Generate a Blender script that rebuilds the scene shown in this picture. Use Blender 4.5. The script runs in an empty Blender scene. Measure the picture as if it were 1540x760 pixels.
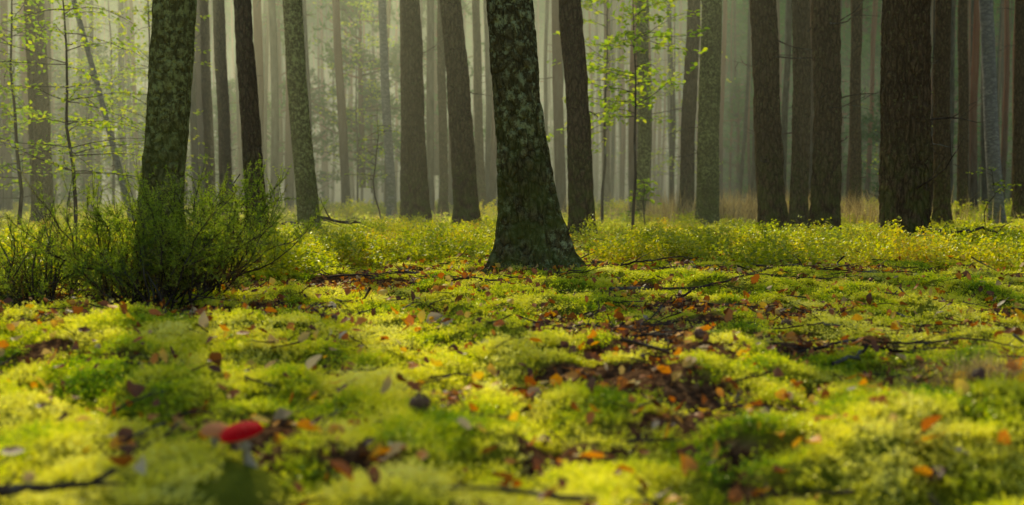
import bpy, math, numpy as np
from mathutils import Vector
rng=np.random.default_rng(11)
scene=bpy.context.scene
# ------------------------------------------------------------------ noise
def _h(ix,iy,iz,seed):
    a=(ix.astype(np.int64)*374761393+iy.astype(np.int64)*668265263+iz.astype(np.int64)*2147483647+seed*974634777)&0xFFFFFFFF
    a=((a^(a>>13))*1274126177)&0xFFFFFFFF
    a=((a^(a>>16))*2246822519)&0xFFFFFFFF
    a=a^(a>>15)
    return (a&0xFFFFFF)/float(0xFFFFFF)
def vn3(x,y,z,seed=0):
    x=np.asarray(x,float);y=np.asarray(y,float);z=np.asarray(z,float)
    x,y,z=np.broadcast_arrays(x,y,z)
    ix=np.floor(x);iy=np.floor(y);iz=np.floor(z)
    fx=x-ix;fy=y-iy;fz=z-iz
    fx=fx*fx*(3-2*fx);fy=fy*fy*(3-2*fy);fz=fz*fz*(3-2*fz)
    def g(a,b,c): return _h(ix+a,iy+b,iz+c,seed)
    x00=g(0,0,0)*(1-fx)+g(1,0,0)*fx; x10=g(0,1,0)*(1-fx)+g(1,1,0)*fx
    x01=g(0,0,1)*(1-fx)+g(1,0,1)*fx; x11=g(0,1,1)*(1-fx)+g(1,1,1)*fx
    return (x00*(1-fy)+x10*fy)*(1-fz)+(x01*(1-fy)+x11*fy)*fz
def vn2(x,y,seed=0):
    x=np.asarray(x,float);y=np.asarray(y,float);x,y=np.broadcast_arrays(x,y)
    ix=np.floor(x);iy=np.floor(y);z=np.zeros_like(ix)
    fx=x-ix;fy=y-iy;fx=fx*fx*(3-2*fx);fy=fy*fy*(3-2*fy)
    return (_h(ix,iy,z,seed)*(1-fx)+_h(ix+1,iy,z,seed)*fx)*(1-fy)+(_h(ix,iy+1,z,seed)*(1-fx)+_h(ix+1,iy+1,z,seed)*fx)*fy
def fb2(x,y,seed,o=3):
    s=0;a=.5;t=0
    for i in range(o):
        c,sn=math.cos(.6*i+.3),math.sin(.6*i+.3)
        s=s+a*vn2((x*c-y*sn)*2**i,(x*sn+y*c)*2**i,seed+i*7);t+=a;a*=.5
    return s/t
def gs(x,y,cx,cy,sx,sy): return np.exp(-((x-cx)/sx)**2-((y-cy)/sy)**2)
def hum(x,y): # small cushions
    wx=x+.05*vn2(x/.1,y/.1,61); wy=y+.05*vn2(x/.1,y/.1,62)
    return np.abs(2*vn2(wx/.17+5,wy/.15,33)-1)
def big(x,y): return np.abs(2*fb2(x/.50,y/.42,21,2)-1)
def Hg(x,y):
    h=0.10*(fb2(x/1.9,y/1.5,3)-.5)
    h=h+0.095*big(x,y)**.7-0.035
    h=h+0.075*hum(x,y)**.7
    h=h+.05*gs(x,y,-1.3,3.15,1.0,.35)+.06*gs(x,y,.9,2.0,.7,.16)-.07*gs(x,y,.75,1.62,.5,.17)
    h=h+.05*gs(x,y,.12,5.75,.55,.5)+.03*gs(x,y,2.4,5.2,1.6,.7)+.05*gs(x,y,-1.8,5.4,.5,.5)
    h=h+0.22*(fb2(x/9,y/9,77,2)-.5)*np.clip((np.hypot(x,y-3)-14)/14,0,1)
    q=np.clip((y-135)/150,0,1); h=h+62*q*q*(3-2*q)
    return h
def Lit(x,y):
    l=fb2(x/1.1+9,y/.8,51,3); l2=fb2(x/.26+3,y/.20,57,3)
    v=(l-.52)*3+.44+(l2-.5)*5.0
    v=v+(.17-big(x,y))*1.3+(.22-hum(x,y))*1.3
    v=v+.40*gs(x,y,.0,4.9,1.1,1.0)+.2*gs(x,y,.5,2.45,1.2,.4)+.2*gs(x,y,-.9,2.7,.9,.2)-.35*gs(x,y,-1,1.4,1,.5)-.2*gs(x,y,.6,1.2,.8,.3)+.3*gs(x,y,.75,1.62,.5,.17)
    v=v-.5*np.clip((y-7)/6,0,1)
    return np.clip(v,0,1)
# ------------------------------------------------------------------ mesh helpers
def mk(name,V,F,mat=None,smooth=False,attrs=None):
    """V (n,3); F list of int arrays (m,k)"""
    me=bpy.data.meshes.new(name)
    V=np.ascontiguousarray(V,dtype=np.float32)
    me.vertices.add(len(V)); me.vertices.foreach_set('co',V.ravel())
    F=[np.asarray(f) for f in F if len(f)]
    if F:
        loops=np.concatenate([f.ravel() for f in F]).astype(np.int32)
        cnt=np.concatenate([np.full(len(f),f.shape[1]) for f in F])
        st=np.concatenate([[0],np.cumsum(cnt)[:-1]]).astype(np.int32)
        me.loops.add(len(loops)); me.loops.foreach_set('vertex_index',loops)
        me.polygons.add(len(cnt)); me.polygons.foreach_set('loop_start',st)
    me.update(calc_edges=True)
    if len(V)<1000000: me.validate()
    if smooth: me.polygons.foreach_set('use_smooth',np.ones(len(me.polygons),dtype=bool))
    if attrs:
        for k,(t,d) in attrs.items():
            a=me.attributes.new(k,t,'POINT')
            a.data.foreach_set('vector' if t=='FLOAT_VECTOR' else 'value',np.ascontiguousarray(d).ravel())
    if mat is not None:
        for m in (mat if isinstance(mat,list) else [mat]): me.materials.append(m)
    return me
def link(name,me,parent=None,loc=(0,0,0)):
    o=bpy.data.objects.new(name,me); scene.collection.objects.link(o); o.location=loc
    if parent: o.parent=parent
    return o
def empty(name,loc):
    o=bpy.data.objects.new(name,None); scene.collection.objects.link(o); o.location=loc; o.empty_display_size=.1; return o
class MB:
    def __init__(s): s.V=[];s.F={};s.n=0;s.A=[]
    def add(s,V,F,a=0.):
        V=np.asarray(V,float).reshape(-1,3)
        for f in F:
            f=np.asarray(f)
            if len(f): s.F.setdefault(f.shape[1],[]).append(f+s.n)
        s.V.append(V); s.A.append(np.full(len(V),float(a)) if np.isscalar(a) else np.asarray(a).ravel()); s.n+=len(V)
    def mesh(s,name,mat,smooth=False):
        V=np.concatenate(s.V); F=[np.concatenate(f) for f in s.F.values()]
        return mk(name,V,F,mat,smooth,{'h':('FLOAT',np.concatenate(s.A).astype(np.float32))})
def norm(v): 
    v=np.asarray(v,float); return v/np.maximum(np.linalg.norm(v,axis=-1,keepdims=True),1e-9)
def tube(path,rad,k=5):
    P=np.asarray(path,float);n=len(P);T=norm(np.gradient(P,axis=0))
    ref=np.array([0.31,.17,.93]) if abs(T[0][2])<.9 else np.array([1.,.1,0])
    U=norm(np.cross(T,ref));W=np.cross(T,U)
    a=np.arange(k)*2*math.pi/k
    R=np.asarray(rad,float)*np.ones(n)
    V=P[:,None,:]+R[:,None,None]*(np.cos(a)[None,:,None]*U[:,None,:]+np.sin(a)[None,:,None]*W[:,None,:])
    i=np.arange(n-1)[:,None]*k;j=np.arange(k)[None,:];j2=(j+1)%k
    F=np.stack([i+j,i+j2,i+k+j2,i+k+j],-1).reshape(-1,4)
    return V.reshape(-1,3),[F]
LEAF=np.array([[0,0,0],[.3,.42,.10],[.72,.30,.08],[1,0,-.05],[.72,-.30,.08],[.3,-.42,.10]],float)
LEAFF=np.array([[0,1,2,3],[0,3,4,5]])
NEED=np.array([[0,.5,0],[0,-.5,0],[1,0,0]],float); NEEDF=np.array([[0,1,2]])
def cloud(P,D,L,Wd,tmpl=LEAF,tf=LEAFF,up=None,flat=0.0):
    n=len(P);D=norm(D)
    if up is None: up=norm(rng.normal(size=(n,3))*(1-flat)+np.array([0,0,1.])*flat*2)
    S=norm(np.cross(D,up)+1e-6);N=np.cross(S,D)
    L=np.broadcast_to(L,(n,));Wd=np.broadcast_to(Wd,(n,))
    V=P[:,None,:]+tmpl[None,:,0,None]*D[:,None,:]*L[:,None,None]+tmpl[None,:,1,None]*S[:,None,:]*Wd[:,None,None]+tmpl[None,:,2,None]*N[:,None,:]*L[:,None,None]
    F=(np.arange(n)[:,None,None]*len(tmpl)+tf[None]).reshape(-1,tf.shape[1])
    return V.reshape(-1,3),[F]
# ------------------------------------------------------------------ materials
class NT:
    def __init__(s,name):
        s.m=bpy.data.materials.new(name); s.m.use_nodes=True; s.t=s.m.node_tree; s.t.nodes.clear(); s.out=s.n('ShaderNodeOutputMaterial')
    def n(s,ty,**kw):
        nd=s.t.nodes.new(ty)
        for k,v in kw.items(): setattr(nd,k,v)
        return nd
    def l(s,a,b): s.t.links.new(a,b)
    def math(s,op,a,b=None,clamp=False):
        nd=s.n('ShaderNodeMath',operation=op,use_clamp=clamp)
        for i,v in enumerate((a,b)):
            if v is None: continue
            if isinstance(v,(int,float)): nd.inputs[i].default_value=v
            else: s.l(v,nd.inputs[i])
        return nd.outputs[0]
    def ramp(s,fac,stops):
        r=s.n('ShaderNodeValToRGB'); e=r.color_ramp.elements
        while len(e)<len(stops): e.new(.5)
        for i,(p,c) in enumerate(stops): e[i].position=p; e[i].color=(*c,1)
        s.l(fac,r.inputs[0]); return r.outputs[0]
    def mix(s,fac,a,b):
        m=s.n('ShaderNodeMix',data_type='RGBA')
        for sock,v in ((m.inputs[0],fac),(m.inputs[6],a),(m.inputs[7],b)):
            if isinstance(v,(int,float)): sock.default_value=v
            elif isinstance(v,tuple): sock.default_value=(*v,1)
            else: s.l(v,sock)
        return m.outputs[2]
    def noise(s,vec,scale,detail=3,rough=.55):
        nd=s.n('ShaderNodeTexNoise'); nd.inputs['Scale'].default_value=scale; nd.inputs['Detail'].default_value=detail; nd.inputs['Roughness'].default_value=rough
        if vec is not None: s.l(vec,nd.inputs['Vector'])
        return nd.outputs[0]
    def rng(s,v,a,b,c=0,d=1):
        m=s.n('ShaderNodeMapRange'); s.l(v,m.inputs[0])
        for i,x in enumerate((a,b,c,d)): m.inputs[i+1].default_value=x
        return m.outputs[0]
def leafmat(name,stops,wo=.3,wi=.3,wn=.4,ns=2.5,trans=.45,rough=.5,tboost=1.3,base=None,spec=.3,detail=2,gcol=(1,1,.85)):
    t=NT(name); g=t.n('ShaderNodeNewGeometry'); oi=t.n('ShaderNodeObjectInfo')
    f=t.math('ADD',t.math('MULTIPLY',oi.outputs['Random'],wo),t.math('MULTIPLY',g.outputs['Random Per Island'],wi))
    if wn>0:
        nz=t.rng(t.noise(g.outputs['Position'],ns,detail),.3,.7)
        f=t.math('ADD',f,t.math('MULTIPLY',nz,wn))
    c=t.ramp(f,stops)
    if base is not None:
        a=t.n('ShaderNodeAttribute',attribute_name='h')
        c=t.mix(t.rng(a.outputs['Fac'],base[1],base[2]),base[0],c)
    p=t.n('ShaderNodeBsdfDiffuse')
    t.l(c,p.inputs['Color'])
    sh=p.outputs[0]
    if spec>0:
        gl=t.n('ShaderNodeBsdfGlossy'); gl.inputs['Roughness'].default_value=rough; gl.inputs['Color'].default_value=(*gcol,1)
        ms=t.n('ShaderNodeMixShader'); ms.inputs[0].default_value=.06*spec/.3; t.l(sh,ms.inputs[1]); t.l(gl.outputs[0],ms.inputs[2]); sh=ms.outputs[0]
    tr=t.n('ShaderNodeBsdfTranslucent')
    hs=t.n('ShaderNodeHueSaturation'); hs.inputs['Value'].default_value=tboost; hs.inputs['Saturation'].default_value=1.1; t.l(c,hs.inputs['Color']); t.l(hs.outputs[0],tr.inputs[0])
    mx=t.n('ShaderNodeMixShader'); mx.inputs[0].default_value=trans; t.l(sh,mx.inputs[1]); t.l(tr.outputs[0],mx.inputs[2]); t.l(mx.outputs[0],t.out.inputs[0])
    return t.m
def barkmat(name,dark,mid,lichen,lich_amt=.5,vs=20,zs=.3,bump=.9,red=None,ls=38):
    t=NT(name); tc=t.n('ShaderNodeTexCoord'); co=tc.outputs['Object']
    nd=t.n('ShaderNodeTexNoise'); nd.inputs['Scale'].default_value=6; t.l(co,nd.inputs['Vector'])
    vm=t.n('ShaderNodeVectorMath',operation='MULTIPLY_ADD'); t.l(nd.outputs['Color'],vm.inputs[0]); vm.inputs[1].default_value=(.06,.06,.12); t.l(co,vm.inputs[2])
    mp=t.n('ShaderNodeMapping'); mp.inputs['Scale'].default_value=(1,1,zs); t.l(vm.outputs[0],mp.inputs[0])
    vo=t.n('ShaderNodeTexVoronoi',feature='DISTANCE_TO_EDGE'); vo.inputs['Scale'].default_value=vs; t.l(mp.outputs[0],vo.inputs['Vector'])
    ridge=t.rng(vo.outputs['Distance'],0,.22)
    fine=t.noise(mp.outputs[0],vs*4,5,.7)
    hgt=t.math('ADD',ridge,t.math('MULTIPLY',fine,.9))
    c=t.mix(t.math('MULTIPLY',t.rng(ridge,0,1,.35,1),t.rng(fine,.25,.7),True),dark,mid)
    bg=t.noise(co,1.7,3)
    c=t.mix(t.rng(bg,.4,.7,0,.5),c,tuple(x*.55 for x in mid))
    ln=t.noise(co,ls,6,.75); lm=t.math('MULTIPLY',t.rng(ln,.64-lich_amt*.22,.72-lich_amt*.18),t.rng(t.noise(co,2.3,2),.30,.55),True)
    c=t.mix(t.math('MULTIPLY',lm,.85),c,lichen)
    # green moss climbing from the foot
    sp=t.n('ShaderNodeSeparateXYZ'); t.l(co,sp.inputs[0])
    gm=t.math('MULTIPLY',t.rng(sp.outputs['Z'],1.3,0.0),t.rng(t.noise(co,7,4),.42,.58),True)
    c=t.mix(t.math('MULTIPLY',gm,.6),c,(.16,.20,.03))
    p=t.n('ShaderNodeBsdfDiffuse'); t.l(c,p.inputs['Color']); p.inputs['Roughness'].default_value=.5
    if bump:
        b=t.n('ShaderNodeBump'); b.inputs['Strength'].default_value=bump; b.inputs['Distance'].default_value=.03; t.l(hgt,b.inputs['Height']); t.l(b.outputs[0],p.inputs['Normal'])
    t.l(p.outputs[0],t.out.inputs[0]); return t.m
M_pine=barkmat('pine_bark',(.022,.014,.008),(.27,.17,.085),(.27,.27,.09),.38,bump=1.0)
M_main=barkmat('old_bark',(.024,.018,.008),(.28,.23,.09),(.52,.55,.24),.60,vs=22,zs=.6,ls=18)
M_lich=barkmat('lichen_bark',(.045,.038,.013),(.33,.30,.10),(.46,.48,.16),.74,vs=24,zs=.6,bump=.8,ls=24)
M_birch=barkmat('birch_bark',(.10,.09,.08),(.45,.42,.34),(.05,.045,.04),.35,vs=6,zs=2.5,bump=.3)
def simplebark(name,stops,red=None):
    t=NT(name); g=t.n('ShaderNodeNewGeometry'); mp=t.n('ShaderNodeMapping'); mp.inputs['Scale'].default_value=(1,1,.25); t.l(g.outputs['Position'],mp.inputs[0])
    c=t.ramp(t.rng(t.noise(mp.outputs[0],9,3,.7),.3,.7),stops)
    if red:
        sp=t.n('ShaderNodeSeparateXYZ'); t.l(g.outputs['Position'],sp.inputs[0])
        c=t.mix(t.math('MULTIPLY',t.rng(sp.outputs['Z'],.5,5.0),t.rng(g.outputs['Random Per Island'],.35,.9),True),c,red)
    p=t.n('ShaderNodeBsdfDiffuse'); t.l(c,p.inputs['Color']); t.l(p.outputs[0],t.out.inputs[0]); return t.m
M_far=simplebark('distant_bark',[(0,(.015,.012,.009)),(.6,(.08,.06,.042)),(1,(.11,.11,.07))],(.28,.105,.05))
M_twig=simplebark('dead_twig',[(0,(.02,.014,.01)),(.6,(.09,.065,.045)),(1,(.20,.20,.15))])
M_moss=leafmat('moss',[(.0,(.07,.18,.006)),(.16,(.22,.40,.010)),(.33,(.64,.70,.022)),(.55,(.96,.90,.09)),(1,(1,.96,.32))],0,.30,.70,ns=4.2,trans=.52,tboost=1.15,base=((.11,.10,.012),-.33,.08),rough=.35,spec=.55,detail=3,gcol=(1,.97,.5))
M_bil=leafmat('bilberry_leaf',[(0,(.14,.22,.015)),(.35,(.40,.45,.02)),(.7,(.72,.63,.05)),(.9,(.68,.38,.04)),(1,(.50,.12,.02))],.25,.4,.35,ns=1.2,trans=.5,spec=.4,rough=.4)
M_jun=leafmat('juniper_needle',[(0,(.07,.13,.02)),(.4,(.26,.36,.03)),(1,(.62,.66,.08))],.0,.4,.6,ns=6,trans=.45,base=((.16,.08,.025),.0,.5),spec=.2)
M_sap=leafmat('sapling_leaf',[(0,(.14,.26,.02)),(.5,(.36,.48,.03)),(1,(.66,.62,.05))],.2,.8,.0,trans=.5,spec=.1)
M_need=leafmat('pine_needles',[(0,(.03,.08,.02)),(.5,(.06,.14,.03)),(1,(.12,.21,.04))],.5,.5,.0,trans=.35,spec=0)
M_litter=leafmat('fallen_leaf',[(0,(.10,.04,.016)),(.30,(.28,.10,.03)),(.50,(.60,.18,.03)),(.70,(.85,.36,.035)),(.86,(.88,.60,.08)),(.95,(.50,.35,.18)),(1,(.72,.62,.42))],1.0,.0,.0,trans=.4,tboost=1.1,rough=.45,spec=.3)
M_dry=leafmat('dry_grass',[(0,(.20,.13,.05)),(.5,(.45,.33,.13)),(1,(.66,.55,.24))],.2,.8,.0,trans=.4,spec=0)
# ground
t=NT('forest_floor'); g=t.n('ShaderNodeNewGeometry'); P=g.outputs['Position']
at=t.n('ShaderNodeAttribute',attribute_name='litter')
soil=t.ramp(t.rng(t.noise(P,42,4,.7),.3,.7),[(0,(.03,.017,.009)),(.4,(.11,.055,.025)),(.7,(.24,.12,.045)),(1,(.42,.26,.12))])
mossc=t.ramp(t.rng(t.noise(P,5,3,.7),.3,.7),[(0,(.06,.09,.008)),(.5,(.22,.23,.02)),(1,(.42,.40,.04))])
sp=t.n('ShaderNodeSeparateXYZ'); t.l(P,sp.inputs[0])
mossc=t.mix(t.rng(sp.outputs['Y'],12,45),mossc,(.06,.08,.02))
c=t.mix(t.rng(at.outputs['Fac'],.2,.7),mossc,soil)
p=t.n('ShaderNodeBsdfDiffuse'); t.l(c,p.inputs['Color'])
b=t.n('ShaderNodeBump'); b.inputs['Distance'].default_value=.02; t.l(t.noise(P,70,3,.7),b.inputs['Height']); t.l(b.outputs[0],p.inputs['Normal']); t.l(p.outputs[0],t.out.inputs[0]); M_ground=t.m
# ------------------------------------------------------------------ ground sheet
B=math.asinh(320/1.2)
u=np.linspace(-1,1,620); xs=1.2*np.sinh(B*u)
v=np.linspace(-.62,1.0,600); ys=2.2+1.2*np.sinh(B*v)
X,Y=np.meshgrid(xs,ys); Z=Hg(X,Y)
V=np.stack([X,Y,Z],-1).reshape(-1,3)
ny,nx=X.shape; i=np.arange(ny-1)[:,None]*nx+np.arange(nx-1)[None]
F=np.stack([i,i+1,i+nx+1,i+nx],-1).reshape(-1,4)
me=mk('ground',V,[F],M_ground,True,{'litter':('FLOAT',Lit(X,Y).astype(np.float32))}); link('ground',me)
# ------------------------------------------------------------------ scatter
def scatter(name,P,R,S,protos):
    n=len(P)
    me=mk(name,P,[],None,False,{'rot':('FLOAT_VECTOR',np.asarray(R,np.float32)),'scl':('FLOAT_VECTOR',np.asarray(S,np.float32)),'idx':('INT',rng.integers(0,len(protos),n).astype(np.int32))})
    o=link(name,me)
    col=bpy.data.collections.new(name+'_kinds')
    for k,pm in enumerate(protos): col.objects.link(bpy.data.objects.new(f'{name}_kind_{k}',pm))
    ng=bpy.data.node_groups.new(name,'GeometryNodeTree')
    ng.interface.new_socket('Geometry',in_out='INPUT',socket_type='NodeSocketGeometry'); ng.interface.new_socket('Geometry',in_out='OUTPUT',socket_type='NodeSocketGeometry')
    N=ng.nodes; L=ng.links
    gi=N.new('NodeGroupInput'); go=N.new('NodeGroupOutput'); ci=N.new('GeometryNodeCollectionInfo'); ci.inputs[0].default_value=col; ci.inputs[1].default_value=True; ci.inputs[2].default_value=True
    ip=N.new('GeometryNodeInstanceOnPoints'); L.new(gi.outputs[0],ip.inputs['Points']); L.new(ci.outputs[0],ip.inputs['Instance']); ip.inputs['Pick Instance'].default_value=True
    def na(nm,ty):
        a=N.new('GeometryNodeInputNamedAttribute'); a.data_type=ty; a.inputs[0].default_value=nm; return a.outputs[0]
    er=N.new('FunctionNodeEulerToRotation'); L.new(na('rot','FLOAT_VECTOR'),er.inputs[0])
    L.new(er.outputs[0],ip.inputs['Rotation']); L.new(na('scl','FLOAT_VECTOR'),ip.inputs['Scale']); L.new(na('idx','INT'),ip.inputs['Instance Index'])
    L.new(ip.outputs[0],go.inputs[0])
    md=o.modifiers.new('scatter','NODES'); md.node_group=ng
    return o
def wedge(n,y0,y1,m=.6,k=.55):
    y=np.sqrt(rng.uniform(y0**2,y1**2,n)); x=rng.uniform(-1,1,n)*(k*y+m); return x,y
# moss: one mesh of feathery sprigs
def sprigs(seed,ns,nl,wd):
    r=np.random.default_rng(seed); VV=[]
    for s in range(ns):
        a=r.uniform(0,6.28);rr=math.sqrt(r.uniform(0,1))*.95
        b=np.array([math.cos(a)*rr,math.sin(a)*rr,-.25]); d=norm([math.cos(a)*rr*.7+r.normal()*.3,math.sin(a)*rr*.7+r.normal()*.3,1.0])
        h=r.uniform(.6,1.2)*(1.1-.35*rr)
        side=norm(np.cross(d,r.normal(size=3))); tt=np.linspace(.3,1,nl); bend=norm([d[0]+.01,d[1],0])*.25
        Pc=b+d*h*tt[:,None]+bend*(tt[:,None]**2)*h*.6; w=.30*(1.15-tt*.8)*(7/nl)**.4
        for sg in (1,-1):
            Vv,_=cloud(Pc,np.tile(d*.6+side*sg,(nl,1))+r.normal(size=(nl,3))*.2,w,wd,NEED,NEEDF,flat=.15); VV.append(Vv.reshape(-1,3,3))
    return np.concatenate(VV)
MV,MH=[],[]
for (n,y0,y1,s0,s1,ns,nl,wd) in ((28000,.85,3.0,.012,.030,9,3,.21),(56000,2.8,7.5,.017,.038,8,3,.21),(30000,7,20,.05,.10,7,2,.30),(8000,19,50,.15,.30,6,2,.33)):
    x,y=wedge(n,y0,y1); l=Lit(x,y); keep=rng.uniform(0,1,n)>l*1.08
    keep&=~((np.abs(x+.43)<.05)&(y>1.48)&(y<1.66))
    x,y=x[keep],y[keep]; n=len(x)
    s=rng.uniform(s0,s1,n); sz=s*np.where(s>.045,.6,1.)*rng.uniform(.6,1.4,n); z=Hg(x,y)
    idx=rng.integers(0,6,n)
    for q in range(6):
        pr=sprigs(q*10+ns,ns,nl,wd); m=idx==q; k=m.sum()
        a=rng.uniform(0,6.28,k); ca,sa=np.cos(a)[:,None,None]*s[m][:,None,None],np.sin(a)[:,None,None]*s[m][:,None,None]
        sh=rng.normal(0,.25,(2,k,1,1))
        px,py,pz=pr[None,...,0],pr[None,...,1],pr[None,...,2]
        o=np.empty((k,)+pr.shape,np.float32)
        o[...,0]=px*ca-py*sa+x[m][:,None,None]+sh[0]*pz*s[m][:,None,None]; o[...,1]=px*sa+py*ca+y[m][:,None,None]+sh[1]*pz*s[m][:,None,None]; o[...,2]=pz*sz[m][:,None,None]+z[m][:,None,None]
        MV.append(o.reshape(-1,3)); MH.append(np.broadcast_to(pz,(k,)+pr.shape[:2]).astype(np.float32).ravel())
MV=np.concatenate(MV); MH=np.concatenate(MH)
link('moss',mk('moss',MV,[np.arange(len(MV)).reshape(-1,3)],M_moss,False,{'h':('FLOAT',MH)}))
del MV,MH
# fallen leaves
def leafp(seed):
    r=np.random.default_rng(seed); k=6; tt=np.linspace(0,1,k); wd=np.sin(np.pi*tt**.8)*r.uniform(.28,.42)*(1+.12*r.normal(size=k)); wd[0]=wd[-1]=.01
    V=[];curl=r.uniform(.1,.9);cz=r.uniform(-.5,1.)
    for q in range(k):
        for sg in (-1,0,1):
            V.append([tt[q]-.5,sg*wd[q],curl*abs(sg)**2*wd[q]+cz*(tt[q]-.5)**2+.03*r.normal()])
    q=np.arange(k-1)[:,None]*3+np.arange(2)[None]; F=np.stack([q,q+1,q+4,q+3],-1).reshape(-1,4)
    mb=MB(); mb.add(V,[F]); st=tube(np.array([[-.5,0,cz*.25],[-.7,.02,cz*.3],[-.85,.06,cz*.3]]),.015,3); mb.add(*st)
    return mb.mesh('fallen_leaf',M_litter,True)
lp=[leafp(s) for s in range(7)]
xa,ya=wedge(180000,.85,12); keep=rng.uniform(0,1,180000)<(Lit(xa,ya)*.24+.085)*np.clip(1.35-ya/12,.15,1)*np.clip(.45+ya/5,0,1)
keep&=~((np.abs(xa+.45)<.10)&(ya>1.35)&(ya<1.8))
x,y=xa[keep],ya[keep]; n=len(x); s=rng.uniform(.014,.046,n)*np.where(rng.uniform(0,1,n)<.06,1.4,1)
z=Hg(x,y)+rng.uniform(.004,.028,n)+(1-Lit(x,y))*.020
scatter('fallen_leaves',np.stack([x,y,z],-1),np.stack([rng.normal(0,.6,n),rng.normal(0,.6,n),rng.uniform(0,6.28,n)],-1),np.stack([s]*3,-1),lp)
# twig bits
def twigp(seed):
    r=np.random.default_rng(seed); mb=MB(); k=5; pth=np.stack([np.linspace(-.5,.5,k),np.cumsum(r.normal(0,.04,k)),np.cumsum(r.normal(0,.025,k))],-1)
    mb.add(*tube(pth,np.linspace(.022,.008,k),4))
    for j in range(2):
        b=pth[r.integers(1,4)]; d=norm([r.uniform(.3,1),r.normal()*.7,r.uniform(0,.4)])
        mb.add(*tube(np.array([b,b+d*.12,b+d*.25+r.normal(size=3)*.03]),[.012,.008,.004],3))
    return mb.mesh('twig',M_twig,True)
tp=[twigp(s) for s in range(5)]
xa,ya=wedge(36000,.9,11); keep=rng.uniform(0,1,36000)<(Lit(xa,ya)*.22+.06); x,y=xa[keep],ya[keep]; n=len(x); s=rng.uniform(.04,.16,n)*np.where(rng.uniform(0,1,n)<.07,2.0,1)
scatter('twig_litter',np.stack([x,y,Hg(x,y)+rng.uniform(.010,.036,n)],-1),np.stack([rng.normal(0,.2,n),rng.normal(0,.25,n),rng.uniform(0,6.28,n)],-1),np.stack([s]*3,-1),tp)
# bilberry
def bilp(seed):
    r=np.random.default_rng(seed); mb=MB(); LP,LD=[],[]
    for s in range(14):
        a=r.uniform(0,6.28); b=np.array([math.cos(a),math.sin(a),0])*r.uniform(0,.12); d=norm([math.cos(a)*.6+r.normal()*.25,math.sin(a)*.6+r.normal()*.25,1.1]); L=r.uniform(.10,.24)
        k=6; pth=[b]; dd=d
        for q in range(k): dd=norm(dd+r.normal(0,.22,3)); pth.append(pth[-1]+dd*L/k)
        pth=np.array(pth); mb.add(*tube(pth,np.linspace(.0018,.0008,k+1),3),0)
        for q in range(2,k+1):
            for w in range(3 if q<k else 5):
                LP.append(pth[q]+r.normal(0,.008,3)); LD.append(norm(r.normal(size=3)+[0,0,.35]))
            if q>2:
                e=pth[q]+norm(r.normal(size=3)+[0,0,.5])*.05
                for w in range(3): LP.append(e+r.normal(0,.008,3)); LD.append(norm(r.normal(size=3)+[0,0,.35]))
    V,F=cloud(np.array(LP),np.array(LD),r.uniform(.014,.024,len(LP)),.018,flat=.4); mb.add(V,F,1)
    return mb.mesh('bilberry',M_bil)
bp=[bilp(s) for s in range(5)]
def cand(n,x0,x1,y0,y1): return rng.uniform(x0,x1,n),rng.uniform(y0,y1,n)
PX,PY=[],[]
for n,x0,x1,y0,y1 in ((800,-3.6,-.05,6.6,10.5),(560,.7,4.6,7.0,10.2),(130,-3.2,-1.2,5.4,6.8),(130,-4.2,-2.4,4.2,6),(180,3.2,7,7,11),(260,-9,9,11,19),(100,1.5,3.6,5.9,7.2)):
    x,y=cand(n,x0,x1,y0,y1); k=fb2(x/.9,y/1.3,91,2)+.25*rng.uniform(-1,1,n)>.42; PX.append(x[k]);PY.append(y[k])
x=np.concatenate(PX);y=np.concatenate(PY);n=len(x); s=rng.uniform(.9,1.35,n)
scatter('bilberry_shrubs',np.stack([x,y,Hg(x,y)-.01],-1),np.stack([rng.normal(0,.12,n),rng.normal(0,.12,n),rng.uniform(0,6.28,n)],-1),np.stack([s,s,s*rng.uniform(.6,1.05,n)],-1),bp)
x=rng.uniform(-1,1,400)*26;y=rng.uniform(21,60,400); s=rng.uniform(1.2,2.6,400)
scatter('undergrowth',np.stack([x,y,Hg(x,y)-.03],-1),np.stack([x*0,x*0,rng.uniform(0,6.28,400)],-1),np.stack([s,s,s],-1),bp)
# ------------------------------------------------------------------ tree crowns
def crownp(seed,mat=M_need,H=5.5,R=2.2,nb=60,nn=14,nw=.035,nc=7):
    r=np.random.default_rng(seed); mb=MB(); NP,ND=[],[]
    mb.add(*tube(np.array([[0,0,-.2],[.05,.02,H*.5],[0,0,H]]),[.10,.06,.01],6))
    for b in range(nb):
        f=r.uniform(0,1)**.8; z0=f*H*.92; a=r.uniform(0,6.28); L=R*(1-.75*f)*r.uniform(.5,1.1); dz=r.uniform(-.1,.45)
        q=np.linspace(0,1,4)[:,None]; pth=np.array([0,0,z0])+q*np.array([math.cos(a)*L,math.sin(a)*L,dz*L])+q**2*np.array([0,0,.15*L])
        mb.add(*tube(pth,np.linspace(.03,.006,4),4))
        for c in range(nc):
            f2=r.uniform(.35,1.05); ctr=pth[0]+(pth[-1]-pth[0])*f2+r.normal(0,.13,3)
            NP.append(ctr+r.normal(0,.05,(nn,3))); ND.append(norm(r.normal(size=(nn,3))+[0,0,.4]))
    P=np.concatenate(NP); V,F=cloud(P,np.concatenate(ND),r.uniform(.12,.24,len(P)),nw,NEED,NEEDF); mb.add(V,F,1)
    me=mb.mesh('crown',None)
    me.materials.append(M_far); me.materials.append(mat)
    nt=len(me.polygons); mi=np.zeros(nt,np.int32); ls=np.empty(nt,np.int32); me.polygons.foreach_get('loop_total',ls); mi[ls==3]=1; me.polygons.foreach_set('material_index',mi)
    return me
crowns=[crownp(s,nb=48,nn=6,nw=.075) for s in range(4)]
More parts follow.
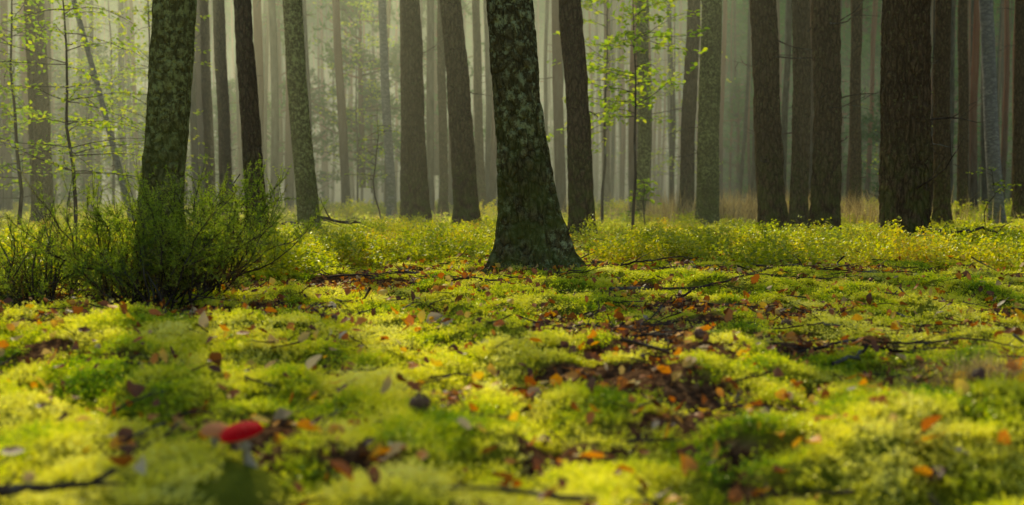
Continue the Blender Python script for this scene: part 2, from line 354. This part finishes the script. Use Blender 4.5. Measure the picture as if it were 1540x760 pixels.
sparse=[crownp(s+10,H=4.5,R=1.9,nb=22,nn=7,nw=.06) for s in range(3)]
# ------------------------------------------------------------------ trunks
def trunk(mb,r0,r1,Ht,lean,flare,amp,seed,k=72,fine=3.5,dz=.03,fr=.28,lobes=5,kz=1.6,kf=10,lean_y=0.,curve=0.):
    r=np.random.default_rng(seed)
    z=np.concatenate([np.arange(-.35,fine,dz),np.linspace(fine,Ht,26)]); th=np.arange(k)*2*math.pi/k
    Zg,T=np.meshgrid(z,th,indexing='ij')
    zz=np.minimum(np.maximum(Zg,0),5)
    cx=lean*zz+curve*np.sin(zz*1.1)+.012*np.sin(Zg*1.7+seed); cy=lean_y*zz+.012*np.sin(Zg*1.3+seed*2)
    rad=r0+(r1-r0)*np.clip(Zg/Ht,0,1)**.9
    ph=r.uniform(0,6.28); lob=np.maximum(0,np.cos(lobes*T+ph+.6*np.sin(T*2+ph)))**1.5+.5*np.maximum(0,np.cos(3*T+ph*2))
    zc=np.maximum(Zg,-.1)
    rad=rad+flare*(np.exp(-zc/fr)*.55+np.exp(-zc/(fr*.35))*.6)*(.35+.8*lob)
    sx,sy=np.cos(T)*kf*r0*2.2,np.sin(T)*kf*r0*2.2
    n1=vn3(sx*1.2+seed,sy*1.2,Zg*kz*2+3,seed); n2=vn3(sx*2.6,sy*2.6+seed,Zg*kz*4.5,seed+3); n3=vn3(sx*6,sy*6,Zg*kz*14,seed+5)
    n0=vn3(sx*.35+seed,sy*.35,Zg*1.2,seed+9)
    rad=rad+amp*(-(1-np.abs(2*n1-1))**4*1.1-(1-np.abs(2*n2-1))**4*.7+.6*(n3-.5))+amp*1.8*(n0-.5)
    Vv=np.stack([cx+rad*np.cos(T),cy+rad*np.sin(T),Zg],-1).reshape(-1,3)
    i=np.arange(len(z)-1)[:,None]*k;j=np.arange(k)[None];j2=(j+1)%k
    mb.add(Vv,[np.stack([i+j,i+j2,i+k+j2,i+k+j],-1).reshape(-1,4)])
    return lambda h:(lean*min(h,5)+curve*math.sin(min(h,5)*1.1),lean_y*min(h,5)),lambda h:r0+(r1-r0)*h/Ht
def tree(name,tb,d,wpx,tt,mat,Ht=20,flare=.08,amp=.012,seed=1,twigs=6,k=64,dz=.035,crown=True,base=None,curve=0.,H5=True,**kw):
    """tb: tangent bearing of the foot, tt: bearing of the trunk where it is ~0.2*d above the eye, d: distance"""
    x0=tb*d; ztop=.42+.2*d; lean=(tt-tb)*d/ztop; r0=wpx/1497*d/2*.90
    e=empty(name,(x0,d,float(Hg(x0,d))-.01)); mb=MB()
    cf,rf=trunk(mb,r0,r0*.45,Ht,lean,flare,amp,seed,k=k,dz=dz,fine=max(2.2,.24*d+.6) ,curve=curve,**kw)
    link('trunk',mb.mesh('trunk',mat,True),e)
    r=np.random.default_rng(seed+500)
    if twigs:
        tb_=MB()
        for q in range(twigs):
            h=r.uniform(.5,min(Ht*.7,.24*d+3)); a=r.uniform(0,6.28); cx,cy=cf(h); L=r.uniform(.15,.9); rr=rf(h)*.9
            p=np.array([cx+math.cos(a)*rr,cy+math.sin(a)*rr,h]); dd=norm([math.cos(a),math.sin(a),r.uniform(-.35,.4)]); pth=[p];kk=7
            for w in range(kk): dd=norm(dd+r.normal(0,.16,3)+[0,0,.03]); pth.append(pth[-1]+dd*L/kk)
            pth=np.array(pth); tb_.add(*tube(pth,np.linspace(r.uniform(.006,.013),.002,kk+1),5))
            for w in range(3):
                b=pth[r.integers(2,kk)]; d2=norm(dd+r.normal(0,.7,3)); ll=L*r.uniform(.15,.4)
                tb_.add(*tube(np.array([b,b+d2*ll*.5,b+d2*ll+r.normal(0,.02,3)]),[.004,.003,.0015],4))
        link('dead_branches',tb_.mesh('dead_branches',M_twig,True),e)
    if crown:
        cx,cy=cf(Ht); o=link('crown',sparse[seed%3],e,(cx,cy,Ht-.8)); o.rotation_euler=(0,0,seed*1.3)
    return e
T=lambda px:(px-770)/1497.
tree('old_tree',.0205,5.85,88,-.001,M_main,flare=.15,amp=.018,seed=3,twigs=3,k=160,dz=.012,fr=.42,kf=9,Ht=17)
tree('leaning_tree',T(238),5.5,76,T(266),M_lich,flare=.05,amp=.012,seed=5,twigs=1,k=110,dz=.018,Ht=17,curve=.0)
tree('pine_tree',T(385),12,34,T(371),M_pine,seed=7,amp=.014,flare=.06,twigs=3)
tree('aspen_tree',T(467),11.8,36,T(443),M_lich,seed=8,amp=.007,flare=.06,twigs=1)
tree('pine_tree',T(633),17,34,T(619),M_pine,seed=9,amp=.014,twigs=6,flare=.09)
tree('pine_tree',T(612),18.5,20,T(611),M_pine,seed=10,amp=.012,twigs=4)
tree('pine_tree',T(704),14.5,42,T(680),M_pine,seed=11,amp=.018,twigs=4,flare=.08)
tree('pine_tree',T(877),11.5,42,T(857),M_pine,seed=12,amp=.014,twigs=3,flare=.06)
tree('birch_tree',T(955),19,24,T(972),M_lich,seed=13,amp=.01,twigs=5,curve=.10)
tree('pine_tree',T(1030),21,26,T(1040),M_pine,seed=14,amp=.014,twigs=5)
tree('pine_tree',T(1064),16,38,T(1066),M_lich,seed=15,amp=.014,twigs=9)
tree('pine_tree',T(1166),12,48,T(1140),M_pine,seed=16,amp=.02,twigs=8,flare=.07)
tree('pine_tree',T(1203),14,32,T(1200),M_pine,seed=17,amp=.016,twigs=8)
tree('pine_tree',T(1241),11.3,50,T(1238),M_pine,seed=18,amp=.022,twigs=14,flare=.06)
tree('pine_tree',T(1358),9.6,84,T(1358),M_pine,seed=19,amp=.028,twigs=8,flare=.07,k=110,dz=.02)
tree('pine_tree',T(1416),17,28,T(1410),M_pine,seed=20,amp=.014,twigs=6)
tree('birch_tree',T(1500),18,24,T(1474),M_birch,seed=21,amp=.004,twigs=4)
tree('pine_tree',T(66),19,36,T(60),M_pine,seed=22,amp=.016,twigs=5)
tree('pine_tree',T(342),22,22,T(334),M_pine,seed=23,twigs=4)
tree('pine_tree',T(318),24,18,T(312),M_pine,seed=24,twigs=4)
tree('birch_tree',T(590),24,16,T(576),M_birch,seed=25,amp=.004,twigs=3)
tree('pine_tree',T(724),26,16,T(716),M_pine,seed=26,twigs=4)
tree('pine_tree',T(1534),20,26,T(1528),M_pine,seed=27,twigs=6)
tree('pine_tree',T(1448),24,18,T(1440),M_pine,seed=28,twigs=6)
tree('birch_tree',T(205),15,12,T(120),M_birch,seed=29,amp=.003,twigs=3,crown=False,Ht=7,flare=.02)
tree('pine_tree',T(668),23,16,T(664),M_pine,seed=30,twigs=4)
tree('pine_tree',T(1285),22,20,T(1282),M_pine,seed=31,twigs=6)
tree('pine_tree',T(-60),13,60,T(-70),M_pine,seed=32)
tree('pine_tree',T(1650),12,60,T(1650),M_pine,seed=33)
# distant forest
mb=MB(); CP,CR,CS=[],[],[]
for n,y0,y1 in ((90,27,45),(260,45,90),(650,90,220)):
    x,y=wedge(n,y0,y1,4,.62)
    for a,b in zip(x,y):
        r0=rng.uniform(.08,.17); Ht=rng.uniform(18,24); ln=rng.normal(0,.02); gz=float(Hg(a,b)); z=np.concatenate([[-.3,0,.3],np.linspace(1,Ht,9)])
        cxs=a+ln*z+.06*np.sin(z*.6+a); P=np.stack([cxs,b+0*z,gz+z],-1)
        mb.add(*tube(P,np.where(z<.2,r0*1.25,r0*(1-.6*z/Ht)),8))
        if (b<50 and rng.uniform()<.08) or (b>=50 and rng.uniform()<.5): CP.append([a+ln*Ht,b,gz+Ht-1.2-rng.uniform(0,1.5)]); CS.append(rng.uniform(.9,1.4)*(.8 if b<60 else 1.25))
        if b<80:
            for w in range(5):
                h=rng.uniform(1.5,11); an=rng.uniform(0,6.28); L=rng.uniform(.3,1.1); p=np.array([a+ln*h,b,h]); dd=np.array([math.cos(an),math.sin(an),rng.uniform(-.3,.3)])
                mb.add(*tube(np.array([p,p+dd*L*.5,p+dd*L+[0,0,.06]]),[.018,.012,.005],4))
link('distant_forest',mb.mesh('distant_forest',M_far,True))
CP=np.array(CP);n=len(CP);CS=np.array(CS)
scatter('forest_canopy',CP,np.stack([np.zeros(n),np.zeros(n),rng.uniform(0,6.28,n)],-1),np.stack([CS]*3,-1),crowns)
n=500
x,y=wedge(n,40,220,5,.62); s=rng.uniform(.6,1.8,n)*np.where(y>110,2.0,1)
scatter('young_conifers',np.stack([x,y,Hg(x,y)+rng.uniform(-.3,2.5,n)+np.where((y>90),rng.uniform(0,9,n),0)],-1),np.stack([x*0,x*0,rng.uniform(0,6.28,n)],-1),np.stack([s]*3,-1),crowns)
# ------------------------------------------------------------------ saplings
def sapling(name,x0,y0,H,spread,nb,seed,leaf=.05,z0=.3,mat=M_sap,nl=16,lean=0.):
    r=np.random.default_rng(seed); e=empty(name,(x0,y0,float(Hg(x0,y0)))); mb=MB(); lb=MB()
    q=np.linspace(0,1,9)[:,None]; st=q*np.array([lean,0,H])+np.concatenate([np.cumsum(r.normal(0,.03,(9,2)),0),np.zeros((9,1))],1); mb.add(*tube(st,np.linspace(.006+.005*H,.003,9),6))
    for b in range(nb):
        f=r.uniform(z0,1); i=f*8; p=st[int(i)]+(st[min(int(i)+1,8)]-st[int(i)])*(i%1); a=r.uniform(0,6.28); L=spread*(1.1-.6*f)*r.uniform(.5,1.1); d=norm([math.cos(a),math.sin(a),r.uniform(.0,.5)])
        pth=[p]
        for w in range(8): d=norm(d+r.normal(0,.12,3)-[0,0,.05]); pth.append(pth[-1]+d*L/8)
        pth=np.array(pth); mb.add(*tube(pth,np.linspace(.006,.0015,9),4))
        ii=r.integers(2,9,nl); P=pth[ii]+r.normal(0,.05*spread,(nl,3))*[1,1,.35]; V,F=cloud(P,r.normal(size=(nl,3))*[1,1,.4]+d,r.uniform(.7,1.2,nl)*leaf,leaf*.8,flat=.55); lb.add(V,F,1)
    link('stem',mb.mesh('stem',M_twig,True),e); link('leaves',lb.mesh('leaves',mat),e); return e
sapling('maple_sapling',T(950)*13,13,3.4,1.3,36,1,leaf=.085,z0=.45,nl=24)
sapling('maple_sapling',T(905)*17,17,4.6,1.3,40,2,leaf=.09,z0=.3,nl=24)
sapling('birch_sapling',T(110)*11,11,3.4,1.3,46,3,leaf=.055,z0=.2,nl=28)
sapling('birch_sapling',T(30)*14,14,4.6,1.5,50,4,leaf=.07,z0=.15,nl=30)
sapling('birch_sapling',T(230)*17,17,5,1.6,50,5,leaf=.075,z0=.2,nl=30)
sapling('birch_sapling',T(345)*6.6,6.6,.62,.28,12,6,leaf=.028,z0=.2,nl=9)
sapling('rowan_sapling',T(970)*14.5,14.5,.75,.4,14,7,leaf=.07,z0=.3,nl=9)
sapling('birch_sapling',T(580)*16,16,1.9,.6,16,8,leaf=.04,z0=.3,nl=8)
sapling('birch_sapling',T(1360)*24,24,4.5,1.5,26,9,leaf=.06,z0=.2,nl=14)
sapling('birch_sapling',T(0)*24,24,6.5,2,60,10,leaf=.09,z0=.15,nl=30)
sapling('birch_sapling',T(170)*27,27,7.5,2.2,60,12,leaf=.10,z0=.15,nl=30)
sapling('birch_sapling',T(540)*34,34,8,2.2,60,15,leaf=.10,z0=.15,nl=26)
sapling('birch_sapling',T(1010)*32,32,8,2.2,60,16,leaf=.10,z0=.15,nl=26)
sapling('birch_sapling',T(1480)*13,13,.9,.5,12,14,leaf=.04,z0=.3,nl=9)
# ------------------------------------------------------------------ juniper
def juniper(name,x0,y0,H,Rr,ns,seed,fol=1.0,bend=0.):
    r=np.random.default_rng(seed); e=empty(name,(x0,y0,float(Hg(x0,y0))-.02)); mb=MB(); nb=MB()
    for s in range(ns):
        a=r.uniform(0,6.28); tilt=r.uniform(.1,1.15); d=norm([math.cos(a)*tilt+bend,math.sin(a)*tilt,1]); L=H*r.uniform(.4,1.1)
        k=10; pth=[np.array([math.cos(a),math.sin(a),0])*r.uniform(0,.18)*Rr*2]
        for w in range(k): d=norm(d+r.normal(0,.2,3)+[0,0,.03]); pth.append(pth[-1]+d*L/k)
        pth=np.array(pth); mb.add(*tube(pth,np.linspace(.005,.0012,k+1),4))
        for w in range(22):
            f=r.uniform(.2,1)**.7; i=f*k; ii=min(int(i),k-1); p=pth[ii]+(pth[ii+1]-pth[ii])*(i-ii); d2=norm(d*.6+r.normal(0,.8,3)+[0,0,.3]); l2=r.uniform(.04,.10)*(H/.6)
            if w==0: p=pth[-1]; d2=d
            q=np.linspace(0,1,4)[:,None]; tw=p+q*d2*l2+q**2*np.array([0,0,.02]); mb.add(*tube(tw,np.linspace(.0016,.0007,4),3))
            if r.uniform()>fol: continue
            nn=28; tq=r.uniform(0.05,1.1,nn); P=p+tq[:,None]*d2*l2+(tq**2)[:,None]*np.array([0,0,.02]); D=d2*.6+norm(r.normal(size=(nn,3)))*1.0
            V,F=cloud(P,D,r.uniform(.011,.019,nn)*(H/.6)**.5,.0042,NEED,NEEDF); hh=min(1,max(0,f*1.4-.3+.2*r.normal())); nb.add(V,F,hh)
    link('stems',mb.mesh('stems',M_twig,True),e); link('foliage',nb.mesh('foliage',M_jun),e)
juniper('juniper_bush',-1.50,4.15,.60,.5,78,1,fol=.9)
juniper('juniper_bush',-2.02,4.3,.44,.5,60,2,fol=.45)
juniper('juniper_bush',-1.36,4.5,.60,.25,28,3)
# ------------------------------------------------------------------ dry grass
def grass(name,x,y,h,seed,mat,w=.004,sp=.35,z=None):
    n=len(x); mb=MB(); k=4; tt=np.linspace(0,1,k); r=np.random.default_rng(seed)
    b=np.stack([x,y,Hg(x,y) if z is None else z],-1); a=r.uniform(0,6.28,n); lean=r.uniform(.1,1,n)*sp; hh=h*r.uniform(.5,1.1,n)
    c=b[:,None,:]+np.stack([np.cos(a)[:,None]*lean[:,None]*tt**2*hh[:,None]*1.6,np.sin(a)[:,None]*lean[:,None]*tt**2*hh[:,None]*1.6,hh[:,None]*(tt-lean[:,None]*.7*tt**2)],-1)
    s=np.stack([-np.sin(a),np.cos(a),a*0],-1)[:,None,:]*(w*(1-tt*.85))[None,:,None]
    V=np.stack([c-s,c+s],2).reshape(-1,3); i=np.arange(n)[:,None]*2*k+np.arange(k-1)[None]*2
    mb.add(V,[np.stack([i,i+1,i+3,i+2],-1).reshape(-1,4)],1); return link(name,mb.mesh(name,mat))
x=rng.normal(0,1,4500)*1.4+5.2; y=rng.uniform(17,25,4500); grass('dry_grass',x,y,.75,1,M_dry,w=.007,sp=.5)
x=rng.uniform(-12,12,3500); y=rng.uniform(18,34,3500); grass('forest_grass',x,y,.4,2,M_dry,w=.008,sp=.6)
x=rng.normal(1.18,.09,900); y=rng.normal(2.5,.07,900); grass('dry_grass_tuft',x,y,.12,3,M_dry,w=.0012,sp=1.2)
x=rng.uniform(-3,3.6,700); y=rng.uniform(3.5,8,700); grass('grass_blades',x,y,.10,4,M_bil,w=.0013,sp=.9)
# ------------------------------------------------------------------ fallen branches
def branch(name,p0,p1,r0,seed,side=6,z=.01,arch=.0):
    r=np.random.default_rng(seed); k=26; q=np.linspace(0,1,k); x=p0[0]+(p1[0]-p0[0])*q+np.cumsum(r.normal(0,.014,k)); y=p0[1]+(p1[1]-p0[1])*q+np.cumsum(r.normal(0,.014,k)); g0=Hg(x,y); gm=np.convolve(np.pad(g0,3,mode='edge'),np.ones(7)/7,'valid'); zz=np.maximum(gm,g0-.005)+z+.018+arch*np.sin(q*math.pi)
    pth=np.stack([x,y,zz],-1); L=math.dist(p0,p1); mb=MB(); mb.add(*tube(pth,np.linspace(r0,r0*.25,k)*(1+.12*r.normal(size=k)),9))
    dm=norm(pth[-1]-pth[0])
    for s in range(side):
        b=pth[r.integers(3,k-1)]; d=norm(dm*.7+r.normal(0,.6,3)*[1,1,.45]+[0,0,.14]); l=L*r.uniform(.10,.25); pp=[b]
        for w in range(6): d=norm(d+r.normal(0,.18,3)*[1,1,.6]-[0,0,.02]); pp.append(pp[-1]+d*l/6)
        mb.add(*tube(np.array(pp),np.linspace(r0*.35,r0*.1,7),6))
    return link(name,mb.mesh(name,M_twig,True))
branch('fallen_branch',(-.98,1.36),(-.62,1.52),.013,1,side=2,z=.03)
branch('fallen_branch',(.45,4.6),(1.9,5.2),.007,2,side=9)
branch('fallen_branch',(.75,5.3),(2.4,5.5),.007,3,side=9)
branch('fallen_branch',(.9,2.75),(1.35,3.2),.006,4,side=5)
branch('fallen_branch',(-2.9,11.5),(-1.6,12.6),.03,5,side=6,z=.12,arch=.08)
branch('fallen_branch',(-4.2,12.5),(-2.3,12.2),.02,6,side=6,z=.1,arch=.1)
branch('fallen_branch',(2.6,4.7),(3.9,5.6),.010,7,side=10,z=.03,arch=.05)
branch('fallen_branch',(.2,3.3),(.75,3.75),.005,8,side=5)
branch('fallen_branch',(3.4,8.5),(5.0,9.5),.02,9,side=9,z=.08,arch=.1)
branch('fallen_branch',(.35,2.5),(.62,3.0),.004,10,side=4,z=.02)
branch('fallen_branch',(.5,6.2),(1.3,7.0),.008,11,side=6,z=.03,arch=.04)
branch('fallen_branch',(-.5,4.9),(.5,5.3),.006,12,side=7)
rb=np.random.default_rng(77)
for k in range(12):
    y0=rb.uniform(2.8,6.6); x0=rb.uniform(-.2,.5)*y0; a=rb.normal(0,.5)+(math.pi if rb.uniform()<.5 else 0); L=rb.uniform(.3,.8)
    branch('fallen_branch',(x0,y0),(x0+math.cos(a)*L,y0+math.sin(a)*L*.8),rb.uniform(.0025,.005),100+k,side=6,z=rb.uniform(.0,.02),arch=rb.uniform(0,.02))
# ------------------------------------------------------------------ fly agaric
def mat_simple(name,fn):
    t=NT(name); p=t.n('ShaderNodeBsdfPrincipled'); c=fn(t,p); t.l(c,p.inputs['Base Color']); t.l(p.outputs[0],t.out.inputs[0]); return t.m
def capf(t,p):
    p.inputs['Roughness'].default_value=.7; p.inputs['Specular IOR Level'].default_value=.03; tc=t.n('ShaderNodeTexCoord'); return t.mix(t.rng(t.noise(tc.outputs['Object'],30,3),.3,.7),(.55,.003,.006),(.72,.008,.010))
def stipf(t,p):
    p.inputs['Roughness'].default_value=.7; tc=t.n('ShaderNodeTexCoord'); return t.mix(t.noise(tc.outputs['Object'],60,3),(.50,.42,.28),(.34,.26,.15))
M_cap=mat_simple('agaric_cap',capf); M_stipe=mat_simple('agaric_stipe',stipf)
def cap2(t,p):
    p.inputs['Roughness'].default_value=.7; p.inputs['Specular IOR Level'].default_value=.05; tc=t.n('ShaderNodeTexCoord'); return t.mix(t.noise(tc.outputs['Object'],30,3),(.75,.22,.06),(.80,.36,.12))
M_cap2=mat_simple('old_cap',cap2)
def rev(prof,k=32):
    a=np.arange(k)*2*math.pi/k; pr=np.array(prof); n=len(pr)
    V=np.stack([pr[:,0,None]*np.cos(a),pr[:,0,None]*np.sin(a),pr[:,1,None]+0*a],-1).reshape(-1,3)
    i=np.arange(n-1)[:,None]*k;j=np.arange(k)[None];j2=(j+1)%k
    return V,[np.stack([i+j,i+j2,i+k+j2,i+k+j],-1).reshape(-1,4)]
def agaric(x,y,R,ztop,capm,tilt,seed):
    g0=float(Hg(x,y)); H=max(.045,ztop-g0)
    r=np.random.default_rng(seed); e=empty('fly_agaric',(x,y,g0-.005)); e.rotation_euler=tilt
    mb=MB(); mb.add(*rev([(.0,-.02),(R*.32,-.02),(R*.34,0),(R*.26,.01),(R*.19,.02),(R*.17,H*.6),(R*.33,H*.62),(R*.30,H*.66),(R*.16,H*.72),(R*.15,H)])); link('stipe',mb.mesh('stipe',M_stipe,True),e)
    mb=MB(); th=np.linspace(0,1,12); prof=[(max(R*math.sin(q*math.pi/2),1e-4),H+R*.5*math.cos(q*math.pi/2)) for q in th]; mb.add(*rev(prof)); link('cap',mb.mesh('cap',capm,True),e)
    mb=MB(); k=48
    mb.add(*rev([(R,H),(R*.96,H-.002),(R*.5,H-.004+R*.04),(R*.1,H+R*.1)]))
    for q in range(k):
        a=q*2*math.pi/k; c,s=math.cos(a),math.sin(a); mb.add([[c*R*.15,s*R*.15,H+R*.05],[c*R*.97,s*R*.97,H-.001],[c*R*.9,s*R*.9,H-R*.05],[c*R*.15,s*R*.15,H-R*.05]],[np.array([[0,1,2,3]])])
    link('gills',mb.mesh('gills',M_stipe),e)
    mb=MB()
    for q in range(8):
        f=math.sqrt(r.uniform(.02,.85)); a=r.uniform(0,6.28); c=np.array([R*math.sin(f*1.45)*math.cos(a),R*math.sin(f*1.45)*math.sin(a),H+R*.5*math.cos(f*1.45)+.0003]); s=R*r.uniform(.02,.035)
        V,F=rev([(1e-4,.5),(.6,.4),(1,0),(.8,-.3)],7); mb.add(V*s*(1+.2*r.normal(size=(len(V),1)))+c,F)
    link('warts',mb.mesh('warts',M_stipe,True),e)
agaric(T(371)*1.64,1.64,.036,.128,M_cap,(.12,-.18,0),1)
agaric(T(316)*1.66,1.66,.026,.118,M_cap2,(.12,.15,0),2)
# pine cones
def conep(seed):
    r=np.random.default_rng(seed); mb=MB(); V,F=rev([(1e-3,-.5),(.2,-.42),(.3,-.2),(.28,.1),(.15,.4),(1e-3,.5)],12); mb.add(V,F)
    for i in range(60):
        f=i/60; z=-.42+.86*f; rr=.30*math.sin(math.pi*(f*.8+.15))+.04; a=i*2.399; d=np.array([math.cos(a),math.sin(a),.35]); s=np.array([-math.sin(a),math.cos(a),0]); b=np.array([math.cos(a)*rr*.6,math.sin(a)*rr*.6,z]); L=.2*math.sin(math.pi*(f*.7+.2))
        tip=b+d*L; mb.add([b-s*.05,b+s*.05,tip+s*.08,tip+d*.02+[0,0,.03],tip-s*.08,tip-[0,0,.04]],[np.array([[0,1,2,3]]),np.array([[0,3,4],[0,4,5],[1,5,2],[5,4,3],[5,3,2]])])
    return mb.mesh('cone',M_cone)
def cf_(t,p):
    p.inputs['Roughness'].default_value=.7; g=t.n('ShaderNodeNewGeometry'); return t.mix(g.outputs['Random Per Island'],(.12,.06,.025),(.30,.17,.08))
M_cone=mat_simple('cone_scale',cf_)
cm=conep(1)
for x,y,s in ((-.19,2.03,.048),(.55,2.9,.04),(-.6,3.3,.04),(1.0,3.6,.045)):
    o=link('pine_cone',cm,None,(x,y,float(Hg(x,y))+.022)); o.scale=(s,)*3; o.rotation_euler=(1.35,rng.uniform(-.5,.5),rng.uniform(0,6))
# ------------------------------------------------------------------ mist: thin everywhere, a thicker bank on the sunward (left) side
def mist(name,foot,z0,z1,dens,col,ani):
    t=NT(name); vs=t.n('ShaderNodeVolumeScatter'); vs.inputs['Color'].default_value=(*col,1); vs.inputs['Density'].default_value=dens; vs.inputs['Anisotropy'].default_value=ani; t.l(vs.outputs[0],t.out.inputs['Volume'])
    n=len(foot); V=[[a,b,z0] for a,b in foot]+[[a,b,z1] for a,b in foot]
    me=bpy.data.meshes.new(name); me.from_pydata(V,[],[list(range(n))[::-1],list(range(n,2*n))]+[[i,(i+1)%n,n+(i+1)%n,n+i] for i in range(n)]); me.materials.append(t.m); link(name,me)
mist('morning_mist',[(-150,5),(-10,5),(3,7),(8,40),(20,120),(45,240),(-150,240)],-3,13,.0058,(.98,.98,.60),.62)
mist('thin_mist',[(-160,10),(160,10),(160,245),(-160,245)],-4,14,.0013,(.88,1,.66),.5)
# ------------------------------------------------------------------ light
EL,AZ=math.radians(35),math.radians(-17)
w=bpy.data.worlds.new('World'); scene.world=w; w.use_nodes=True; nt=w.node_tree; nt.nodes.clear()
sk=nt.nodes.new('ShaderNodeTexSky'); sk.sky_type='NISHITA'; sk.sun_disc=False; sk.sun_elevation=EL; sk.sun_rotation=AZ
bg=nt.nodes.new('ShaderNodeBackground'); bg.inputs[1].default_value=.13; ow=nt.nodes.new('ShaderNodeOutputWorld'); nt.links.new(sk.outputs[0],bg.inputs[0]); nt.links.new(bg.outputs[0],ow.inputs[0])
sd=bpy.data.lights.new('sun','SUN'); sd.energy=5; sd.angle=math.radians(1.3); sd.color=(1,.93,.66); so=bpy.data.objects.new('sun',sd); scene.collection.objects.link(so)
so.rotation_euler=Vector((math.sin(AZ)*math.cos(EL),math.cos(AZ)*math.cos(EL),math.sin(EL))).to_track_quat('Z','Y').to_euler(); so.location=(0,0,30)
cd=bpy.data.cameras.new('camera'); cd.lens=35; cd.sensor_width=36; cd.clip_end=1500; cd.clip_start=.02; co=bpy.data.objects.new('camera',cd); scene.collection.objects.link(co)
co.location=(0,0,.51); co.rotation_euler=(math.radians(90-3.06),0,0); scene.camera=co
cd.dof.use_dof=True; cd.dof.focus_distance=6.0; cd.dof.aperture_fstop=2.4
scene.view_settings.view_transform='Standard'; scene.view_settings.look='None'; scene.view_settings.exposure=0
